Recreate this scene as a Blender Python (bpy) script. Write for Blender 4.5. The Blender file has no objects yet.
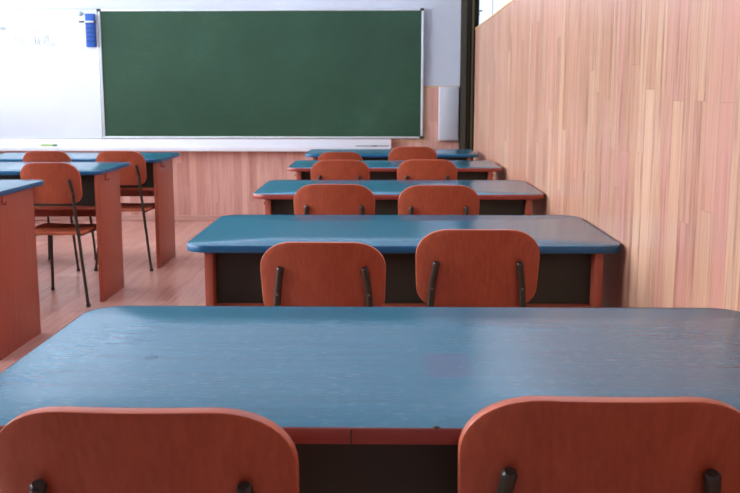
import bpy, bmesh, math, random
from mathutils import Vector, Matrix

random.seed(7)
scene = bpy.context.scene
COL = scene.collection
PI = math.pi

# ------------------------------------------------------------------ materials
def new_mat(name):
    m = bpy.data.materials.new(name)
    m.use_nodes = True
    nt = m.node_tree
    bsdf = nt.nodes['Principled BSDF']
    return m, nt, bsdf

def N(nt, kind, **props):
    n = nt.nodes.new(kind)
    for k, v in props.items():
        setattr(n, k, v)
    return n

def math_node(nt, op, a, b=None, c=None):
    n = N(nt, 'ShaderNodeMath', operation=op)
    for i, v in enumerate((a, b, c)):
        if v is None:
            continue
        if isinstance(v, (int, float)):
            n.inputs[i].default_value = v
        else:
            nt.links.new(v, n.inputs[i])
    return n.outputs[0]

def ramp(nt, fac, stops):
    r = N(nt, 'ShaderNodeValToRGB')
    el = r.color_ramp.elements
    while len(el) < len(stops):
        el.new(0.5)
    for e, (p, c) in zip(el, stops):
        e.position = p
        e.color = (c[0], c[1], c[2], 1)
    nt.links.new(fac, r.inputs[0])
    return r.outputs[0]

def mix(nt, fac, a, b, mode='MIX'):
    n = N(nt, 'ShaderNodeMix', data_type='RGBA', blend_type=mode)
    if isinstance(fac, (int, float)):
        n.inputs[0].default_value = fac
    else:
        nt.links.new(fac, n.inputs[0])
    for i, v in ((6, a), (7, b)):
        if isinstance(v, tuple):
            n.inputs[i].default_value = (v[0], v[1], v[2], 1)
        else:
            nt.links.new(v, n.inputs[i])
    return n.outputs[2]

def noise(nt, vec, scale, detail=3, rough=0.5):
    n = N(nt, 'ShaderNodeTexNoise')
    n.inputs['Scale'].default_value = scale
    n.inputs['Detail'].default_value = detail
    n.inputs['Roughness'].default_value = rough
    nt.links.new(vec, n.inputs['Vector'])
    return n.outputs['Fac']

def stretched(nt, scale, loc=None):
    tc = N(nt, 'ShaderNodeTexCoord')
    mp = N(nt, 'ShaderNodeMapping')
    mp.inputs['Scale'].default_value = scale
    nt.links.new(tc.outputs['Object'], mp.inputs['Vector'])
    return mp.outputs['Vector']

def plain(name, col, rough=0.5, metal=0.0, spec=0.5, bump=0.0, bscale=60, vary=0.06):
    m, nt, b = new_mat(name)
    v = stretched(nt, (1, 1, 1))
    f = noise(nt, v, 9, 4)
    lo = tuple(c * (1 - vary) for c in col)
    hi = tuple(min(1, c * (1 + vary)) for c in col)
    nt.links.new(ramp(nt, f, [(0.3, lo), (0.7, hi)]), b.inputs['Base Color'])
    b.inputs['Roughness'].default_value = rough
    b.inputs['Metallic'].default_value = metal
    b.inputs['Specular IOR Level'].default_value = spec
    if bump:
        bp = N(nt, 'ShaderNodeBump')
        bp.inputs['Strength'].default_value = bump
        bp.inputs['Distance'].default_value = 0.002
        nt.links.new(noise(nt, v, bscale, 3), bp.inputs['Height'])
        nt.links.new(bp.outputs[0], b.inputs['Normal'])
    return m

def wood_veneer(name, dark, mid, light, rough=0.4, axis='Z', spec=0.5):
    """fine straight grain running along one axis of the object"""
    m, nt, b = new_mat(name)
    sc = {'Z': (1, 1, 0.06), 'X': (0.06, 1, 1), 'Y': (1, 0.06, 1)}[axis]
    v = stretched(nt, sc)
    a = noise(nt, v, 26, 5, 0.6)
    c = noise(nt, v, 120, 3, 0.6)
    s = math_node(nt, 'ADD', math_node(nt, 'MULTIPLY', a, 0.45), math_node(nt, 'MULTIPLY', c, 0.55))
    nt.links.new(ramp(nt, s, [(0.36, dark), (0.5, mid), (0.64, light)]), b.inputs['Base Color'])
    b.inputs['Roughness'].default_value = rough
    b.inputs['Specular IOR Level'].default_value = spec
    return m

def plank_material(name, along, across, width, length, tones, grain, rough, spec, joint, coat=0.0, contrast=1.0):
    """strip wood: strips of `width` across, staggered boards of `length` along (world metres)"""
    m, nt, b = new_mat(name)
    geo = N(nt, 'ShaderNodeNewGeometry')
    sep = N(nt, 'ShaderNodeSeparateXYZ')
    nt.links.new(geo.outputs['Position'], sep.inputs[0])
    U = sep.outputs[along]
    V = sep.outputs[across]
    vs = math_node(nt, 'DIVIDE', V, width)
    row = math_node(nt, 'FLOOR', vs)
    wn = N(nt, 'ShaderNodeTexWhiteNoise', noise_dimensions='1D')
    nt.links.new(row, wn.inputs['W'])
    us = math_node(nt, 'ADD', math_node(nt, 'DIVIDE', U, length), math_node(nt, 'MULTIPLY', wn.outputs['Value'], 7.3))
    cell = math_node(nt, 'FLOOR', us)
    cv = N(nt, 'ShaderNodeCombineXYZ')
    nt.links.new(row, cv.inputs[0]); nt.links.new(cell, cv.inputs[1])
    w2 = N(nt, 'ShaderNodeTexWhiteNoise', noise_dimensions='2D')
    nt.links.new(cv.outputs[0], w2.inputs['Vector'])
    tone = ramp(nt, w2.outputs['Value'], tones)
    # grain, shifted board by board
    gv = N(nt, 'ShaderNodeCombineXYZ')
    nt.links.new(math_node(nt, 'ADD', math_node(nt, 'MULTIPLY', U, 0.9), math_node(nt, 'MULTIPLY', w2.outputs['Value'], 31.0)), gv.inputs[0])
    nt.links.new(math_node(nt, 'MULTIPLY', V, 17.0), gv.inputs[1])
    nt.links.new(math_node(nt, 'MULTIPLY', w2.outputs['Value'], 9.0), gv.inputs[2])
    g = noise(nt, gv.outputs[0], 1.6, 6, 0.62)
    g2 = N(nt, 'ShaderNodeTexNoise')
    g2.inputs['Scale'].default_value = 5.0
    g2.inputs['Detail'].default_value = 4
    g2.inputs['Distortion'].default_value = 0.8
    nt.links.new(gv.outputs[0], g2.inputs['Vector'])
    g = math_node(nt, 'ADD', math_node(nt, 'MULTIPLY', g, 0.6), math_node(nt, 'MULTIPLY', g2.outputs['Fac'], 0.4))
    gcol = ramp(nt, g, [(0.35, grain[0]), (0.5, (1, 1, 1)), (0.68, grain[1])])
    c = mix(nt, contrast, tone, gcol, 'MULTIPLY')
    # joints between the strips
    fr = math_node(nt, 'FRACT', vs)
    e = math_node(nt, 'LESS_THAN', math_node(nt, 'ABSOLUTE', math_node(nt, 'SUBTRACT', fr, 0.5)), 0.5 - joint)
    fu = math_node(nt, 'FRACT', us)
    e2 = math_node(nt, 'GREATER_THAN', fu, joint * width / length)
    ee = math_node(nt, 'MULTIPLY', e, e2)
    c = mix(nt, ee, mix(nt, 1.0, c, (0.72, 0.62, 0.58), 'MULTIPLY'), c)
    nt.links.new(c, b.inputs['Base Color'])
    b.inputs['Roughness'].default_value = rough
    b.inputs['Specular IOR Level'].default_value = spec
    b.inputs['Coat Weight'].default_value = coat
    b.inputs['Coat Roughness'].default_value = 0.15
    return m

M = {}
M['chair_wood'] = wood_veneer('chair_wood', (0.32, 0.062, 0.028), (0.37, 0.076, 0.034), (0.42, 0.092, 0.042), 0.38)
M['chair_edge'] = wood_veneer('chair_edge', (0.44, 0.10, 0.05), (0.52, 0.125, 0.062), (0.60, 0.16, 0.08), 0.35, 'X')
M['panel_wood'] = wood_veneer('panel_wood', (0.31, 0.064, 0.032), (0.36, 0.078, 0.040), (0.41, 0.094, 0.050), 0.42)
M['edge_red'] = wood_veneer('edge_red', (0.22, 0.035, 0.025), (0.27, 0.044, 0.030), (0.32, 0.056, 0.038), 0.4, 'X')
M['edge_blue'] = plain('edge_blue', (0.005, 0.095, 0.22), 0.42)
M['shade_seam_dark'] = plain('shade_seam_dark', (0.026, 0.026, 0.015), 0.6)  # near-black for the painted shade under desktops, and for the band seam
M['tube'] = plain('tube', (0.045, 0.038, 0.028), 0.35, 0.3)
M['cap'] = plain('cap', (0.03, 0.028, 0.025), 0.3)
M['screw'] = plain('screw', (0.35, 0.32, 0.28), 0.3, 1.0)
M['wall_white'] = plain('wall_white', (0.63, 0.665, 0.755), 0.75, bump=0.1, vary=0.02)
M['ceiling_white'] = plain('ceiling_white', (0.80, 0.82, 0.86), 0.8, vary=0.02)
M['frame_silver'] = plain('frame_silver', (0.70, 0.75, 0.78), 0.35, 0.2)
M['white_plastic'] = plain('white_plastic', (0.84, 0.86, 0.90), 0.4, vary=0.015)
M['tray_white'] = plain('tray_white', (0.82, 0.84, 0.90), 0.4, vary=0.015)
M['dark_plastic'] = plain('dark_plastic', (0.03, 0.035, 0.03), 0.4)
M['box_grey'] = plain('box_grey', (0.56, 0.56, 0.62), 0.5, vary=0.02)
M['post_dark'] = plain('post_dark', (0.020, 0.015, 0.009), 0.85, spec=0.15)
M['post_olive'] = plain('post_olive', (0.07, 0.06, 0.035), 0.8, spec=0.2)
M['trim_yellow'] = wood_veneer('trim_yellow', (0.55, 0.34, 0.13), (0.62, 0.40, 0.17), (0.68, 0.46, 0.22), 0.4, 'Y')
M['eraser_blue'] = plain('eraser_blue', (0.012, 0.09, 0.40), 0.4)
M['eraser_navy'] = plain('eraser_navy', (0.008, 0.045, 0.24), 0.5)
M['marker_green'] = plain('marker_green', (0.35, 0.55, 0.12), 0.4)
M['marker_pale'] = plain('marker_pale', (0.55, 0.68, 0.35), 0.4)
M['marker_dark'] = plain('marker_dark', (0.06, 0.16, 0.08), 0.4)
M['magnet'] = plain('magnet', (0.35, 0.50, 0.50), 0.35, 0.3)
M['ink'] = plain('ink', (0.58, 0.62, 0.71), 0.4)
M['window_white'] = plain('window_white', (0.8, 0.8, 0.8), 0.4)
M['skirting'] = wood_veneer('skirting', (0.50, 0.26, 0.20), (0.56, 0.31, 0.25), (0.62, 0.36, 0.29), 0.4, 'X')

# right wall, back dado and floor
M['wall_planks'] = plank_material('wall_planks', 2, 1, 0.088, 1.0,
    [(0.0, (0.41, 0.205, 0.135)), (0.3, (0.45, 0.240, 0.158)), (0.55, (0.475, 0.230, 0.178)), (0.8, (0.485, 0.270, 0.180)), (1.0, (0.54, 0.325, 0.22))],
    ((0.60, 0.46, 0.45), (1.18, 1.18, 1.12)), 0.30, 0.5, 0.012)
M['dado_planks'] = plank_material('dado_planks', 2, 0, 0.072, 0.95,
    [(0.0, (0.56, 0.28, 0.22)), (0.35, (0.63, 0.34, 0.28)), (0.7, (0.67, 0.38, 0.31)), (1.0, (0.72, 0.44, 0.36))],
    ((0.80, 0.70, 0.68), (1.08, 1.06, 1.03)), 0.34, 0.5, 0.012)
M['floor_planks'] = plank_material('floor_planks', 1, 0, 0.19, 1.25,
    [(0.0, (0.46, 0.225, 0.175)), (0.5, (0.52, 0.265, 0.21)), (1.0, (0.57, 0.30, 0.245))],
    ((0.80, 0.72, 0.70), (1.08, 1.05, 1.03)), 0.24, 0.5, 0.010)

def desktop_material(name, stained):
    m, nt, b = new_mat(name)
    v = stretched(nt, (0.05, 1, 1))
    v2 = stretched(nt, (0.2, 1, 1))
    a = noise(nt, v, 60, 4, 0.6)
    c = noise(nt, v2, 200, 2, 0.7)
    base = ramp(nt, a, [(0.3, (0.006, 0.120, 0.205)), (0.7, (0.010, 0.160, 0.265))])
    # fine pale flecks of open grain
    fl = ramp(nt, c, [(0.55, (0, 0, 0)), (0.75, (1, 1, 1))])
    lw = noise(nt, stretched(nt, (1, 1.5, 1)), 5, 3)
    amt = math_node(nt, 'MULTIPLY', fl, math_node(nt, 'MULTIPLY', lw, 0.65))
    col = mix(nt, amt, base, (0.22, 0.42, 0.52))
    if stained:
        tc = N(nt, 'ShaderNodeTexCoord')
        sep = N(nt, 'ShaderNodeSeparateXYZ')
        nt.links.new(tc.outputs['Object'], sep.inputs[0])
        def patch(cx, cy, hx, hy, soft=0.012):
            out = None
            for o, cc, h in ((0, cx, hx), (1, cy, hy)):
                d = math_node(nt, 'ABSOLUTE', math_node(nt, 'SUBTRACT', sep.outputs[o], cc))
                mr = N(nt, 'ShaderNodeMapRange')
                nt.links.new(d, mr.inputs[0])
                mr.inputs[1].default_value = h + soft
                mr.inputs[2].default_value = h - soft
                out = mr.outputs[0] if out is None else math_node(nt, 'MULTIPLY', out, mr.outputs[0])
            return out
        # faded mauve patch where something stood, and one ink spot
        p = math_node(nt, 'MULTIPLY', patch(0.040, 0.298, 0.035, 0.070), 0.30)
        col = mix(nt, p, col, (0.13, 0.075, 0.20))
        p = math_node(nt, 'MULTIPLY', patch(-0.45, 0.335, 0.009, 0.006, 0.006), 0.7)
        col = mix(nt, p, col, (0.01, 0.03, 0.10))
    nt.links.new(col, b.inputs['Base Color'])
    b.inputs['Roughness'].default_value = 0.24 if stained else 0.18
    b.inputs['Specular IOR Level'].default_value = 0.5 if stained else 0.38
    bp = N(nt, 'ShaderNodeBump')
    bp.inputs['Strength'].default_value = 0.03
    bp.inputs['Distance'].default_value = 0.0006
    nt.links.new(c, bp.inputs['Height'])
    nt.links.new(bp.outputs[0], b.inputs['Normal'])
    return m
M['desktop'] = desktop_material('desktop', False)
M['desktop_stained'] = desktop_material('desktop_stained', True)

def chalkboard_material():
    m, nt, b = new_mat('chalkboard_green')
    v = stretched(nt, (1, 1, 1))
    a = noise(nt, v, 1.6, 5, 0.6)
    c = noise(nt, stretched(nt, (1, 1, 3)), 14, 5, 0.7)
    s = math_node(nt, 'ADD', math_node(nt, 'MULTIPLY', a, 0.75), math_node(nt, 'MULTIPLY', c, 0.25))
    col = ramp(nt, s, [(0.3, (0.020, 0.060, 0.034)), (0.55, (0.028, 0.080, 0.046)), (0.75, (0.045, 0.112, 0.072))])
    nt.links.new(col, b.inputs['Base Color'])
    b.inputs['Roughness'].default_value = 0.42
    b.inputs['Specular IOR Level'].default_value = 0.35
    return m
M['chalkboard'] = chalkboard_material()
m, nt, b = new_mat('whiteboard_enamel')
b.inputs['Base Color'].default_value = (0.86, 0.89, 0.94, 1)
b.inputs['Roughness'].default_value = 0.22
nt.links.new(ramp(nt, noise(nt, stretched(nt, (1, 1, 1)), 3, 4), [(0.3, (0.70, 0.75, 0.81)), (0.7, (0.74, 0.79, 0.84))]), b.inputs['Base Color'])
M['whiteboard'] = m
m, nt, b = new_mat('window_glass')
nt.nodes.remove(b)
tr = N(nt, 'ShaderNodeBsdfTransparent'); gl = N(nt, 'ShaderNodeBsdfGlossy'); gl.inputs['Roughness'].default_value = 0.02
fr = N(nt, 'ShaderNodeFresnel'); fr.inputs['IOR'].default_value = 1.45
mx = N(nt, 'ShaderNodeMixShader')
nt.links.new(fr.outputs[0], mx.inputs[0]); nt.links.new(tr.outputs[0], mx.inputs[1]); nt.links.new(gl.outputs[0], mx.inputs[2])
nt.links.new(mx.outputs[0], nt.nodes['Material Output'].inputs['Surface'])
M['glass'] = m

# ------------------------------------------------------------------ geometry helpers
def link_mesh(name, bm, mats, parent=None, smooth=True, loc=(0, 0, 0)):
    me = bpy.data.meshes.new(name)
    bmesh.ops.recalc_face_normals(bm, faces=bm.faces)
    bm.to_mesh(me); bm.free()
    for mt in (mats if isinstance(mats, (list, tuple)) else [mats]):
        me.materials.append(mt)
    if smooth:
        for p in me.polygons:
            p.use_smooth = True
        try:
            me.set_sharp_from_angle(angle=math.radians(38))
        except Exception:
            pass
    o = bpy.data.objects.new(name, me)
    COL.objects.link(o)
    o.location = loc
    if parent:
        o.parent = parent
    return o

def add_box(bm, x0, x1, y0, y1, z0, z1, bevel=0.0, seg=2):
    r = bmesh.ops.create_cube(bm, size=1)
    vs = r['verts']
    for v in vs:
        v.co = Vector(((x0 + x1) / 2 + v.co.x * (x1 - x0), (y0 + y1) / 2 + v.co.y * (y1 - y0), (z0 + z1) / 2 + v.co.z * (z1 - z0)))
    if bevel:
        es = list({e for v in vs for e in v.link_edges})
        bmesh.ops.bevel(bm, geom=es, offset=bevel, segments=seg, affect='EDGES', profile=0.5)

def box_bm(*a, **k):
    bm = bmesh.new(); add_box(bm, *a, **k); return bm

def add_tube(bm, pts, r, seg=14, caps=True):
    """round tube through a list of points"""
    pts = [Vector(p) for p in pts]
    rings = []
    prev = None
    for i, p in enumerate(pts):
        t = (pts[min(i + 1, len(pts) - 1)] - pts[max(i - 1, 0)]).normalized()
        if prev is None:
            ref = Vector((1, 0, 0)) if abs(t.x) < 0.9 else Vector((0, 1, 0))
            u = t.cross(ref).normalized()
        else:
            u = (prev - t * prev.dot(t)).normalized()
        prev = u
        w = t.cross(u)
        rr = r[i] if isinstance(r, (list, tuple)) else r
        rings.append([bm.verts.new(p + (u * math.cos(2 * PI * k / seg) + w * math.sin(2 * PI * k / seg)) * rr) for k in range(seg)])
    for a, b_ in zip(rings, rings[1:]):
        for k in range(seg):
            bm.faces.new((a[k], a[(k + 1) % seg], b_[(k + 1) % seg], b_[k]))
    if caps:
        bm.faces.new(rings[0][::-1]); bm.faces.new(rings[-1])

def smooth_path(pts, n=6):
    """Catmull-Rom through the points"""
    P = [Vector(p) for p in pts]
    P = [P[0] * 2 - P[1]] + P + [P[-1] * 2 - P[-2]]
    out = []
    for i in range(1, len(P) - 2):
        for k in range(n):
            t = k / n
            out.append(0.5 * ((2 * P[i]) + (-P[i - 1] + P[i + 1]) * t + (2 * P[i - 1] - 5 * P[i] + 4 * P[i + 1] - P[i + 2]) * t * t + (-P[i - 1] + 3 * P[i] - 3 * P[i + 1] + P[i + 2]) * t ** 3))
    out.append(P[-2])
    return out

def rounded_outline(x0, x1, y0, y1, radii, n=8, power=2.0):
    """rounded rectangle, radii for corners (x0y0, x1y0, x1y1, x0y1)"""
    pts = []
    cs = [(x0, y0, 1, 1, PI), (x1, y0, -1, 1, 1.5 * PI), (x1, y1, -1, -1, 0), (x0, y1, 1, -1, 0.5 * PI)]
    for (cx, cy, sx, sy, a0), r in zip(cs, radii):
        rx, ry = r if isinstance(r, tuple) else (r, r)
        for k in range(n + 1):
            a = a0 + 0.5 * PI * k / n
            ca, sa = math.cos(a), math.sin(a)
            e = 2.0 / power
            ca = math.copysign(abs(ca) ** e, ca); sa = math.copysign(abs(sa) ** e, sa)
            pts.append((cx + sx * rx + rx * ca, cy + sy * ry + ry * sa))
    return pts

def resample(pts, step):
    out = []
    n = len(pts)
    for i in range(n):
        a, b_ = Vector(pts[i]), Vector(pts[(i + 1) % n])
        d = (b_ - a).length
        if d < 1e-6:
            continue
        m_ = max(1, int(d / step))
        for k in range(m_):
            out.append(tuple(a.lerp(b_, k / m_)))
    return out

def shell(outline, thick, warp, bevel=0.003, rings=8, rim_mat=None):
    """a plate with a given outline, thickness and rounded rim; warp(u, v, w) places each point.
    w runs through the thickness (0..thick). rim faces take material slot 1 when rim_mat"""
    bm = bmesh.new()
    pts = resample(outline, 0.02)
    cx = sum(p[0] for p in pts) / len(pts); cy = sum(p[1] for p in pts) / len(pts)
    n = len(pts)
    # outward normals for the inset
    def inset(d):
        o = []
        for i in range(n):
            a, b_ = Vector(pts[i - 1]), Vector(pts[(i + 1) % n])
            t = (b_ - a).normalized()
            o.append((pts[i][0] - t.y * d, pts[i][1] + t.x * d))
        return o
    inner = inset(bevel)
    mid = inset(bevel * 0.3)
    def ring(ps, w):
        return [bm.verts.new(warp(p[0], p[1], w)) for p in ps]
    def disk(w):
        rs = []
        for j in range(rings):
            f = 1 - j / rings
            rs.append(ring([(cx + (p[0] - cx) * f, cy + (p[1] - cy) * f) for p in inner], w))
        c = bm.verts.new(warp(cx, cy, w))
        for a, b_ in zip(rs, rs[1:]):
            for k in range(n):
                bm.faces.new((a[k], a[(k + 1) % n], b_[(k + 1) % n], b_[k]))
        for k in range(n):
            bm.faces.new((rs[-1][k], rs[-1][(k + 1) % n], c))
        return rs[0]
    top = disk(0); bot = disk(thick)
    sides = [top, ring(mid, bevel * 0.3), ring(pts, bevel), ring(pts, thick - bevel), ring(mid, thick - bevel * 0.3), bot]
    for a, b_ in zip(sides, sides[1:]):
        for k in range(n):
            f = bm.faces.new((a[k], a[(k + 1) % n], b_[(k + 1) % n], b_[k]))
            if rim_mat:
                f.material_index = 1
    return bm

def tag(o, label=None, cat=None, group=None, kind=None):
    if label: o['label'] = label
    if cat: o['category'] = cat
    if group: o['group'] = group
    if kind: o['kind'] = kind
    return o

def empty(name, loc, rz=0.0, scale=(1, 1, 1)):
    o = bpy.data.objects.new(name, None)
    o.empty_display_size = 0.1
    COL.objects.link(o)
    o.location = loc; o.rotation_euler = (0, 0, rz); o.scale = scale
    return o

def struct(name, bm, mat, smooth=False):
    return tag(link_mesh(name, bm, mat, smooth=smooth), kind='structure')

# ------------------------------------------------------------------ the room
XL, XR, XP = -4.75, 0.746, 0.716       # left wall, right wall, face of right panelling
YB, YF = -3.0, 9.09                 # rear wall, board wall
ZC = 3.4
struct('floor', box_bm(XL - 0.2, XR + 0.2, YB - 0.2, YF + 0.2, -0.1, 0), M['floor_planks'])
struct('ceiling', box_bm(XL - 0.2, XR + 0.2, YB - 0.2, YF + 0.2, ZC, ZC + 0.1), M['ceiling_white'])
struct('wall_front', box_bm(XL - 0.2, XR + 0.2, YF, YF + 0.2, 0, ZC), M['wall_white'])
struct('wall_rear', box_bm(XL - 0.2, XR + 0.2, YB - 0.2, YB, 0, ZC), M['wall_white'])
struct('wall_right', box_bm(XR, XR + 0.2, YB, YF, 0, ZC), M['wall_white'])
WIN = [(0.8, 3.0), (3.4, 5.1), (5.4, 7.1), (7.3, 8.9)]
WZ0, WZ1 = 1.0, 3.2
bm = bmesh.new()
ys = [YB] + [v for w in WIN for v in w] + [YF]
for a, b_ in zip(ys[0::2], ys[1::2]):
    add_box(bm, XL - 0.2, XL, a, b_, 0, ZC)
for a, b_ in WIN:
    add_box(bm, XL - 0.2, XL, a, b_, 0, WZ0)
    add_box(bm, XL - 0.2, XL, a, b_, WZ1, ZC)
struct('wall_left', bm, M['wall_white'])
for i, (a, b_) in enumerate(WIN):
    bm = bmesh.new()
    fw = 0.06
    for y0, y1 in ((a, a + fw), ((a + b_) / 2 - fw / 2, (a + b_) / 2 + fw / 2), (b_ - fw, b_)):
        add_box(bm, XL - 0.14, XL - 0.07, y0, y1, WZ0, WZ1)
    for z0, z1 in ((WZ0, WZ0 + fw), (2.3, 2.36), (WZ1 - fw, WZ1)):
        add_box(bm, XL - 0.139, XL - 0.071, a + 0.002, b_ - 0.002, z0, z1)
    wo = struct('window_%d' % (i + 1), bm, M['window_white'])
    g = link_mesh('window_pane', box_bm(XL - 0.108, XL - 0.102, a + 0.03, b_ - 0.03, WZ0 + 0.03, WZ1 - 0.03), M['glass'], wo, smooth=False)
    link_mesh('window_sill', box_bm(XL - 0.069, XL + 0.09, a - 0.04, b_ + 0.04, WZ0 - 0.035, WZ0 - 0.0005, bevel=0.005), M['window_white'], wo)

# panelling: tall on the right wall, waist-high on the board wall
pr = struct('wall_right_panelling', box_bm(XP, XR - 0.001, YB + 0.001, YF - 0.001, 0.001, 1.757), M['wall_planks'])
pr.name = 'trim_1'
struct('trim_2', box_bm(XP - 0.004, XR - 0.001, YB + 0.001, 8.378, 1.758, 1.772, bevel=0.003), M['trim_yellow'])
struct('trim_3', box_bm(XL + 0.001, 0.636, YF - 0.022, YF - 0.001, 0.001, 1.27), M['dado_planks'])
struct('trim_4', box_bm(XL + 0.001, 0.636, YF - 0.026, YF - 0.001, 1.271, 1.285, bevel=0.003), M['trim_yellow'])
bm = bmesh.new()
add_box(bm, 0.312, 0.326, YF - 0.026, YF - 0.0222, 0.772, 1.2705, bevel=0.001)
add_box(bm, 0.0, 0.326, YF - 0.026, YF - 0.0222, 0.760, 0.7718, bevel=0.001)
struct('trim_7', bm, M['trim_yellow'])
struct('baseboard_front', box_bm(XL + 0.001, 0.636, YF - 0.034, YF - 0.0225, 0.001, 0.055, bevel=0.003), M['skirting'])
# dark ribbed post boxing in the corner
bm = bmesh.new()
add_box(bm, 0.638, XP - 0.001, 8.38, YF - 0.001, 0.001, ZC - 0.001, bevel=0.004)
for cx in (0.645, 0.668, 0.709):
    add_tube(bm, [(cx, 8.38, 0.002), (cx, 8.38, ZC - 0.002)], 0.006, 8)
add_box(bm, XP, XR - 0.001, 8.40, YF - 0.001, 1.773, ZC - 0.001)
post = struct('trim_5', bm, M['post_dark'])
link_mesh('post_strip', box_bm(0.687, 0.703, 8.370, 8.3795, 0.002, ZC - 0.002, bevel=0.002), M['post_olive'], post)
# pale vertical conduit and a small hook high on the right wall
struct('trim_6', box_bm(XR - 0.014, XR - 0.001, 7.22, 7.28, 1.773, ZC - 0.001, bevel=0.003), M['box_grey'])
bm = bmesh.new()
add_tube(bm, smooth_path([(XR - 0.001, 8.10, 1.894), (XR - 0.025, 8.10, 1.889), (XR - 0.03, 8.10, 1.874), (XR - 0.022, 8.10, 1.859)]), 0.005, 8)
tag(link_mesh('wall_hook', bm, M['dark_plastic']), 'small dark hook high on the white wall above the wood panelling', 'hook')

# ------------------------------------------------------------------ chalkboard, whiteboard, tray
yw = YF - 0.001
t = empty('chalkboard', (-1.228, YF, 0.795))
tag(t, 'wide green chalkboard in a thin silver frame on the front wall', 'chalkboard')
hw, hh = 1.522, 1.197
bm = box_bm(-hw + 0.012, hw - 0.012, -0.040, -0.028, 0.012, hh - 0.012)
link_mesh('board_surface', bm, M['chalkboard'], t, smooth=False)
bm = bmesh.new()
for a in ((-hw, -hw + 0.02, 0.02, hh - 0.02), (hw - 0.022, hw, 0.02, hh - 0.02), (-hw, hw, hh - 0.018, hh), (-hw, hw, 0, 0.018)):
    add_box(bm, a[0], a[1], -0.048, -0.028, a[2], a[3], bevel=0.003)
add_box(bm, -hw + 0.01, hw - 0.01, -0.027, -0.024, 0.01, hh - 0.01)
link_mesh('board_frame', bm, M['frame_silver'], t)
for cx, cz in ((-hw + 0.012, hh - 0.008), (hw - 0.014, hh - 0.008), (hw - 0.014, 0.012)):
    link_mesh('corner_cap', box_bm(cx - 0.022, cx + 0.016, -0.052, -0.0485, cz - 0.012, cz + 0.012, bevel=0.001), M['dark_plastic'], t)

t = empty('whiteboard', (-3.55, YF, 0.79))
tag(t, 'glossy white dry-erase board left of the green chalkboard, faint handwriting on it', 'whiteboard')
x1 = 0.795
link_mesh('board_surface', box_bm(-x1 + 0.01, x1 - 0.01, -0.040, -0.026, 0.008, 1.20), M['whiteboard'], t, smooth=False)
bm = bmesh.new()
for a in ((-x1, -x1 + 0.014, 0.01, 1.20), (x1 - 0.014, x1, 0.01, 1.20), (-x1, x1, 1.196, 1.21), (-x1, x1, 0, 0.010)):
    add_box(bm, a[0], a[1], -0.046, -0.025, a[2], a[3], bevel=0.002)
link_mesh('board_frame', bm, M['frame_silver'], t)
# faint cursive in two lines; local x from world x, local z from world z
def W2(px, py):
    """board metres from the strokes' own grid (1 unit = 9.6 mm)"""
    return ((px - 60) * 0.00958 + 0.445, -0.0415, 1.198 - (py - 9) * 0.00958)
strokes = [
    # first line
    [(0, 24), (0.5, 28.5), (1.5, 25), (2.2, 28.5), (3, 25), (3.7, 28.5), (4.6, 24.5), (5.3, 29), (6.5, 27.5)],
    [(7.5, 25), (7.6, 29), (9.5, 30.5), (13, 31), (18, 31), (24, 30.8)],
    [(11.8, 18.5), (12.2, 20.5)], [(11, 21), (13.5, 19.5)],
    [(25, 26.5), (28, 25), (31, 24.6), (33.5, 25)], [(30, 25), (29.4, 30)], [(33, 25), (33.2, 30), (34.5, 27.5), (36, 29.5), (37.5, 27), (38.6, 29.8)],
    # second line
    [(0, 37), (1.5, 41), (3, 42), (4.2, 41), (4.4, 43.5), (5.4, 46), (3.2, 46.5), (2, 44)],
    [(7.5, 34), (8, 40.5), (10.5, 41), (13, 37), (14, 34), (15.5, 39), (17, 43)], 
    [(19.5, 36), (17.5, 39), (18.5, 43), (20.8, 41), (20.8, 36), (21.2, 42.5), (23.5, 41), (23.6, 36.5), (23.9, 43)],
    [(27, 35.5), (28.2, 34.2), (29.5, 35.3)],
    [(34, 42), (33.5, 33), (35, 42.5), (37, 38), (38, 42.5), (37.2, 34)],
    [(39.5, 34), (39.8, 42), (41.5, 43), (43.5, 40), (44, 34), (42.5, 32.5), (42.5, 40), (45, 43.5), (47, 41), (46.8, 34), (45.5, 33), (45.5, 40)],
    [(50.5, 40), (48.6, 41), (48.8, 44), (50.6, 43), (50.8, 40.5), (51.5, 44), (53, 40.2), (54, 43.5), (55.5, 44)],
    [(9, 46.5), (20, 46.4), (30, 46.2)],
]
bm = bmesh.new()
for s in strokes:
    p3 = smooth_path([W2(*p) for p in s], 5) if len(s) > 2 else [Vector(W2(*p)) for p in s]
    add_tube(bm, p3, 0.0024, 5)
link_mesh('handwriting', bm, M['ink'], t)

t = empty('board_tray', (-2.2, YF, 0.675))
tag(t, 'long white ledge with a shallow lip running below both boards', 'tray')
bm = bmesh.new()
add_box(bm, -2.15, 2.19, -0.075, -0.0222, 0.0, 0.112, bevel=0.004)
link_mesh('tray_body', bm, M['tray_white'], t)
link_mesh('tray_lip', box_bm(-2.15, 2.19, -0.115, -0.0755, 0.0, 0.045, bevel=0.004), M['tray_white'], t)
link_mesh('tray_end', box_bm(2.1905, 2.199, -0.112, -0.024, 0.002, 0.108, bevel=0.002), M['skirting'], t)

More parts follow.
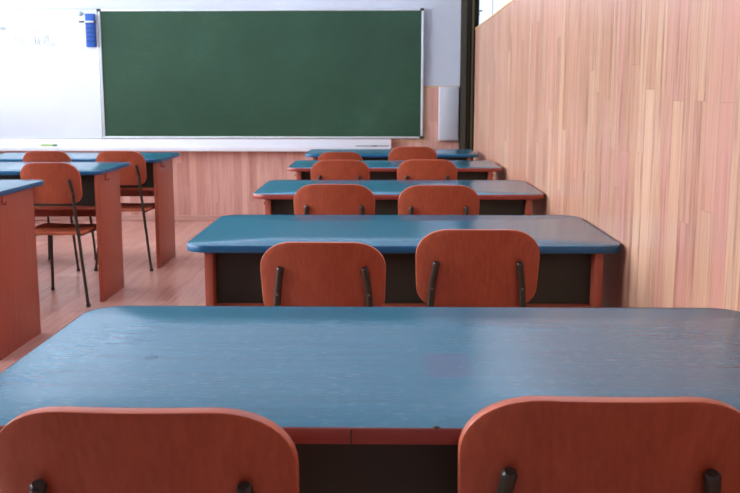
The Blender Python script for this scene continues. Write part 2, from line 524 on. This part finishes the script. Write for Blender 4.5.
# things on the boards
t = empty('board_eraser', (-2.819, YF - 0.0415, 1.645))
tag(t, 'blue ribbed board eraser clipped near the top right corner of the whiteboard', 'eraser')
link_mesh('eraser_body', box_bm(-0.046, 0.046, -0.035, -0.0005, 0, 0.305, bevel=0.008, seg=3), M['eraser_blue'], t)
bm = bmesh.new()
for z in (0.045, 0.085, 0.125, 0.165, 0.205):
    add_box(bm, -0.040, 0.040, -0.0395, -0.0355, z, z + 0.015, bevel=0.002)
link_mesh('eraser_ribs', bm, M['eraser_navy'], t)
c = link_mesh('clip', box_bm(-0.10, 0.06, -0.047, -0.040, 0.222, 0.239, bevel=0.002), M['dark_plastic'], t)
link_mesh('clip_plate', box_bm(-0.045, 0.043, -0.051, -0.0475, 0.223, 0.238, bevel=0.001), M['frame_silver'], c)
bm = bmesh.new()
add_tube(bm, [(0, 0, 0), (0, -0.009, 0), (0, -0.012, 0)], [0.022, 0.022, 0.017], 24)
tag(link_mesh('board_magnet', bm, M['magnet'], loc=(-2.918, YF - 0.0415, 1.952)), 'small round grey-green magnet beside the blue eraser on the whiteboard', 'magnet')
t = empty('marker_pen', (-3.25, YF - 0.095, 0.7205 + 0.0095))
tag(t, 'green marker pen lying on the white ledge below the whiteboard', 'marker')
bm = bmesh.new(); add_tube(bm, [(-0.085, 0, 0), (-0.083, 0, 0), (0.03, 0, 0)], [0.006, 0.009, 0.009], 14)
link_mesh('barrel', bm, M['marker_green'], t)
bm = bmesh.new(); add_tube(bm, [(0.0301, 0, 0), (0.065, 0, 0), (0.07, 0, 0)], [0.0095, 0.0095, 0.007], 14)
link_mesh('cap', bm, M['marker_dark'], t)
t = empty('pointer_stick', (-0.14, YF - 0.097, 0.7205 + 0.006))
tag(t, 'thin black stick lying at the right end of the white ledge', 'stick')
bm = bmesh.new(); add_tube(bm, [(-0.20, 0, 0), (0.115, 0, 0)], 0.0035, 8)
link_mesh('rod', bm, M['dark_plastic'], t)
bm = bmesh.new(); add_tube(bm, [(-0.05, 0, 0), (0.0, 0, 0)], 0.0058, 10)
link_mesh('grip', bm, M['dark_plastic'], t)

# grey cover box on the dado
t = empty('wall_box', (0.533, YF - 0.0265, 0.778))
tag(t, 'flat pale grey metal box mounted on the wood dado between chalkboard and dark post', 'box')
link_mesh('box_body', box_bm(-0.094, 0.094, -0.06, -0.0005, 0, 0.50, bevel=0.006), M['box_grey'], t)
link_mesh('box_cover', box_bm(-0.088, 0.088, -0.066, -0.0605, 0.008, 0.492, bevel=0.003), M['box_grey'], t)

# ------------------------------------------------------------------ desks
def make_desk(x, y, rz, width, depth, height, edge, label, top_mat='desktop', seam=False, inset=0.062, pd=0.47):
    """origin on the floor under the middle of the edge on the pupils' side; y runs towards the boards"""
    t = empty('school_desk', (x, y, 0), rz)
    tag(t, label, 'desk', 'two-seat school desks')
    hw = width / 2
    th = 0.022
    ol = rounded_outline(-hw, hw, 0, depth, (0.075,) * 4, 10)
    # the board, a hair inside its edging
    oi = rounded_outline(-hw + 0.0025, hw - 0.0025, 0.0025, depth - 0.0025, (0.0725,) * 4, 10)
    bm = shell(oi, th, lambda u, v, w: Vector((u, v, height - w)), bevel=0.0006, rings=2)
    link_mesh('desktop', bm, M[top_mat], t)
    # edging band: a ring round the board
    def band(cut=None):
        bm = bmesh.new()
        pts = resample(ol, 0.03)
        inn = resample(oi, 0.03)
        n = len(ol)
        def ring(src, dz, d):
            o = []
            for i in range(n):
                a, b_ = Vector(src[i - 1]), Vector(src[(i + 1) % n])
                tt = (b_ - a).normalized()
                o.append(bm.verts.new((src[i][0] - tt.y * d, src[i][1] + tt.x * d, height - dz)))
            return o
        rs = [ring(ol, -0.0003, 0.0023), ring(ol, 0.0004, 0.0010), ring(ol, 0.002, 0), ring(ol, th - 0.002, 0), ring(ol, th + 0.0003, 0.0015), ring(ol, th + 0.0003, 0.0023)]
        rs.append(rs[0])
        for a, b_ in zip(rs, rs[1:]):
            for k in range(n):
                bm.faces.new((a[k], a[(k + 1) % n], b_[(k + 1) % n], b_[k]))
        return bm
    eb = link_mesh('edge_band', band(), M[edge], t)
    if seam:
        link_mesh('band_seam', box_bm(seam - 0.0009, seam + 0.0009, -0.0008, 0.0012, height - th, height - 0.001), M['shade_seam_dark'], eb, smooth=False)
        bm = bmesh.new()
        bmesh.ops.create_icosphere(bm, subdivisions=2, radius=0.006)
        for v in bm.verts:
            v.co = Vector((v.co.x * 0.8 + seam + 0.112, v.co.y * 0.6 + 0.004, v.co.z * 0.55 + height))
        link_mesh('edge_chip', bm, M['dark_plastic'], t)
    zt = height - th - 0.001
    px = hw - inset
    for s in (-1, 1):
        x0, x1 = sorted((s * px, s * (px - 0.026)))
        sp = link_mesh('side_panel', box_bm(x0, x1, 0.022, pd, 0.0, zt, bevel=0.0015), M['panel_wood'], t)
        # small hook for a bag on the outer face
        bm = bmesh.new()
        xo = s * (px + 0.0004)
        add_box(bm, *sorted((xo, xo + s * 0.004)), 0.13, 0.185, height - 0.066, height - 0.056, bevel=0.001)
        add_box(bm, *sorted((xo, xo + s * 0.006)), 0.155, 0.163, height - 0.0555, height - 0.025, bevel=0.001)
        add_tube(bm, smooth_path([(xo + s * 0.003, 0.159, height - 0.061), (xo + s * 0.016, 0.159, height - 0.064), (xo + s * 0.02, 0.159, height - 0.052)]), 0.003, 8)
        link_mesh('bag_hook', bm, M['edge_red'], sp)
    ix = px - 0.027
    link_mesh('book_shelf', box_bm(-ix, ix, 0.03, pd - 0.032, 0.548, 0.566, bevel=0.0015), M['panel_wood'], t)
    link_mesh('modesty_panel', box_bm(-ix, ix, pd - 0.030, pd - 0.012, 0.455, zt, bevel=0.0015), M['panel_wood'], t)
    link_mesh('shade_sheet', box_bm(-ix + 0.0005, ix - 0.0005, 0.07, 0.082, 0.5665, zt - 0.001), M['shade_seam_dark'], t, smooth=False)  # added dark sheet: paints the shade under the top, not a desk part
    return t

make_desk(0.053, 1.194, 0.006, 1.335, 0.722, 0.785, 'edge_red', 'nearest blue desk with a dull red edge, a mauve stain on its top', 'desktop_stained', seam=-0.105)
make_desk(0.037, 2.855, 0.012, 1.35, 0.75, 0.760, 'edge_blue', 'blue-topped desk with blue edge, next one ahead of the nearest desk', 'desktop')
make_desk(0.031, 4.335, 0.012, 1.355, 0.745, 0.760, 'edge_red', 'red-edged blue desk by the right wall, third from the camera')
make_desk(0.018, 5.895, 0.012, 1.345, 0.70, 0.760, 'edge_red', 'red-edged blue desk by the right wall, fourth from the camera')
make_desk(0.0, 7.27, 0.012, 1.335, 0.70, 0.757, 'edge_blue', 'farthest blue-edged desk of the right row, in front of the dark post')
make_desk(-2.455, 4.17, 0.0, 1.33, 0.73, 0.775, 'edge_blue', 'blue desk cut off by the left picture edge, nearest of the left row', inset=0.012, pd=0.55)
make_desk(-2.352, 5.42, 0.012, 1.335, 0.75, 0.775, 'edge_blue', 'second desk of the left row, one chair showing at it', inset=0.010)
make_desk(-2.265, 6.52, 0.02, 1.335, 0.75, 0.768, 'edge_blue', 'farthest desk of the left row, just below the whiteboard ledge', inset=0.030, pd=0.55)

# ------------------------------------------------------------------ chairs
def make_chair():
    """base chair: faces +y (the desk), origin on the floor below the seat"""
    t = empty('school_chair', (0, 0, 0))
    def back_y(z):
        return -0.240 - 0.26 * max(0, z - 0.60) 
    # backrest
    ol = rounded_outline(-0.18, 0.18, 0.592, 0.825, ((0.062, 0.058), (0.062, 0.058), (0.098, 0.082), (0.098, 0.082)), 10, 2.15)
    def bulge(u, v):
        f = (v - 0.592) / 0.233
        return u * (1 - 0.035 * (1 - f) ** 2)
    def warp(u, v, w):
        uu = bulge(u, v)
        z = v + 0.003 * (1 - (u / 0.18) ** 2) * (1 if v > 0.7 else -0.5)
        y = back_y(v) + 0.8 * uu * uu + w
        return Vector((uu, y, z))
    link_mesh('backrest', shell(ol, 0.020, warp, bevel=0.0014, rings=9, rim_mat=True), [M['chair_wood'], M['chair_edge']], t)
    # seat: gently dished, front edge rolled down
    ol = rounded_outline(-0.192, 0.192, -0.21, 0.20, (0.06, 0.06, 0.05, 0.05), 8)
    def warps(u, v, w):
        z = 0.432 - w
        z -= 0.012 * (1 - (u / 0.19) ** 2) * (1 - abs(v) / 0.25)
        if v > 0.11: z -= (v - 0.11) ** 2 * 1.6
        if v < -0.15: z -= (v + 0.15) ** 2 * 2.5
        return Vector((u * (1 - 0.05 * (0.2 - v)), v, z))
    link_mesh('seat', shell(ol, 0.017, warps, bevel=0.003, rings=9, rim_mat=True), [M['chair_wood'], M['chair_edge']], t)
    R_ = 0.0098
    for s in (-1, 1):
        pts = smooth_path([(s * 0.205, -0.285, 0.008), (s * 0.178, -0.262, 0.20), (s * 0.152, -0.244, 0.41), (s * 0.137, -0.246, 0.56), (s * 0.131, back_y(0.65) + 0.8 * 0.131 ** 2 - R_ - 0.0005, 0.65), (s * 0.1205, back_y(0.724) + 0.8 * 0.1205 ** 2 - R_ - 0.0005, 0.724)], 5)
        bm = bmesh.new(); add_tube(bm, pts, R_, 16)
        lg = link_mesh('leg', bm, M['tube'], t)
        d = (pts[-1] - pts[-2]).normalized()
        bm = bmesh.new(); add_tube(bm, [pts[-1] + d * 0.0002, pts[-1] + d * 0.004, pts[-1] + d * 0.0075], [R_ + 0.0001, R_ + 0.0001, 0.0075], 16)
        link_mesh('end_cap', bm, M['cap'], lg)
        q = pts[-6]
        bm = bmesh.new(); add_tube(bm, [(q.x, q.y - R_ + 0.001, q.z), (q.x, q.y - R_ - 0.003, q.z)], [0.0035, 0.0028], 10)
        link_mesh('screw', bm, M['screw'], lg)
        bm = bmesh.new(); add_tube(bm, [(s * 0.2055, -0.2855, 0.0), (s * 0.2045, -0.2845, 0.022)], [0.0145, 0.0125], 14)
        link_mesh('rubber_foot', bm, M['cap'], lg)
        # front leg rises, bends and runs back under the seat
        pts = smooth_path([(s * 0.186, 0.205, 0.008), (s * 0.174, 0.182, 0.22), (s * 0.164, 0.162, 0.37), (s * 0.163, 0.135, 0.398), (s * 0.163, 0.08, 0.403)], 6)
        bm = bmesh.new(); add_tube(bm, pts, R_, 14)
        lg = link_mesh('leg', bm, M['tube'], t)
        bm = bmesh.new(); add_tube(bm, [(s * 0.1865, 0.2055, 0.0), (s * 0.185, 0.204, 0.022)], [0.0145, 0.0125], 14)
        link_mesh('rubber_foot', bm, M['cap'], lg)
    bm = bmesh.new()
    for s in (-1, 1):
        add_tube(bm, smooth_path([(s * 0.163, 0.0795, 0.403), (s * 0.150, -0.05, 0.402), (s * 0.142, -0.16, 0.400), (s * 0.151, -0.236, 0.408)]), 0.0075, 10)
    add_tube(bm, [(-0.153, 0.05, 0.401), (0.153, 0.05, 0.401)], 0.007, 10)
    link_mesh('seat_frame', bm, M['tube'], t)
    return t

def copy_tree(o, parent=None):
    c = o.copy(); COL.objects.link(c)
    if parent: c.parent = parent
    for ch in list(o.children):
        copy_tree(ch, c)
    return c

# x, y of the origin, turn, size across, height factor, label
chairs = [
    (-0.303, 1.372, 0.0, 1.050, 1.027, 'left-hand one of the two large chairs in the foreground, at the nearest desk'),
    (0.275, 1.418, 0.0, 1.05, 1.030, 'right-hand one of the two large chairs in the foreground, at the nearest desk'),
    (-0.194, 2.896, 0.0, 0.995, 0.978, 'left chair at the second desk, set lower than its neighbour'),
    (0.251, 2.985, 0.0, 1.005, 1.008, 'right chair at the second desk, the taller-looking of that pair'),
    (-0.252, 4.403, 0.0, 1.0, 1.001, 'left chair at the third desk of the right row'),
    (0.207, 4.403, 0.0, 0.997, 0.997, 'right chair at the third desk of the right row'),
    (-0.312, 5.984, 0.0, 0.995, 0.995, 'left chair at the fourth desk of the right row'),
    (0.212, 5.939, 0.0, 1.003, 1.003, 'right chair at the fourth desk of the right row'),
    (-0.386, 7.336, 0.0, 0.952, 0.952, 'left chair at the farthest desk of the right row'),
    (0.154, 7.249, 0.0, 1.0, 1.008, 'right chair at the farthest desk of the right row'),
    (-1.945, 5.60, 0.0, 0.95, 1.005, 'chair at the second desk of the left row, its thin dark legs in full view'),
    (-2.362, 6.70, 0.0, 0.93, 1.005, 'left chair below the whiteboard ledge, at the farthest left-row desk'),
    (-1.857, 6.71, 0.0, 0.945, 1.005, 'right chair at the farthest left-row desk, beside the side panel'),
]
proto = make_chair()
for i, (x, y, rz, kx, kz, lab) in enumerate(chairs):
    c = proto if i == 0 else copy_tree(proto)
    c.location = (x, y, 0); c.rotation_euler = (0, 0, rz); c.scale = (kx, kx, kz)
    if i == 2:                      # this one's back tubes reach a little higher
        for ch in c.children:
            if ch.name.startswith('leg') and min(v.co.y for v in ch.data.vertices) < -0.2:
                ch.scale = (1, 1, 1.028)
    tag(c, 'red-brown plywood chair, ' + lab if len(lab.split()) <= 12 else lab, 'chair', 'plywood school chairs')

# ------------------------------------------------------------------ light
w = bpy.data.worlds.new('daylight'); scene.world = w
w.use_nodes = True
bg = w.node_tree.nodes['Background']
bg.inputs['Color'].default_value = (0.86, 0.93, 1.0, 1)
bg.inputs['Strength'].default_value = 6.0
for i, (a, b_) in enumerate(WIN):
    l = bpy.data.lights.new('window_portal', 'AREA')
    l.shape = 'RECTANGLE'; l.size = b_ - a; l.size_y = WZ1 - WZ0
    l.cycles.is_portal = True
    o = bpy.data.objects.new('window_portal', l); COL.objects.link(o)
    o.location = (XL - 0.19, (a + b_) / 2, (WZ0 + WZ1) / 2)
    o.rotation_euler = (PI / 2, 0, -PI / 2)
    
# ------------------------------------------------------------------ camera
cam = bpy.data.cameras.new('camera')
cam.sensor_width = 36; cam.lens = 36 * 950 / 740
cam.clip_start = 0.05
cam.dof.use_dof = True
cam.dof.focus_distance = 2.1
cam.dof.aperture_fstop = 14
co = bpy.data.objects.new('camera', cam); COL.objects.link(co)
co.location = (0, 0, 1.22)
co.rotation_euler = (PI / 2 - math.radians(9.178), 0, math.radians(1.31))
scene.camera = co

scene.view_settings.view_transform = 'Standard'
scene.view_settings.look = 'None'
scene.view_settings.gamma = 1
scene.view_settings.exposure = 1.88
scene.cycles.use_denoising = True
scene.cycles.max_bounces = 10
scene.cycles.diffuse_bounces = 6
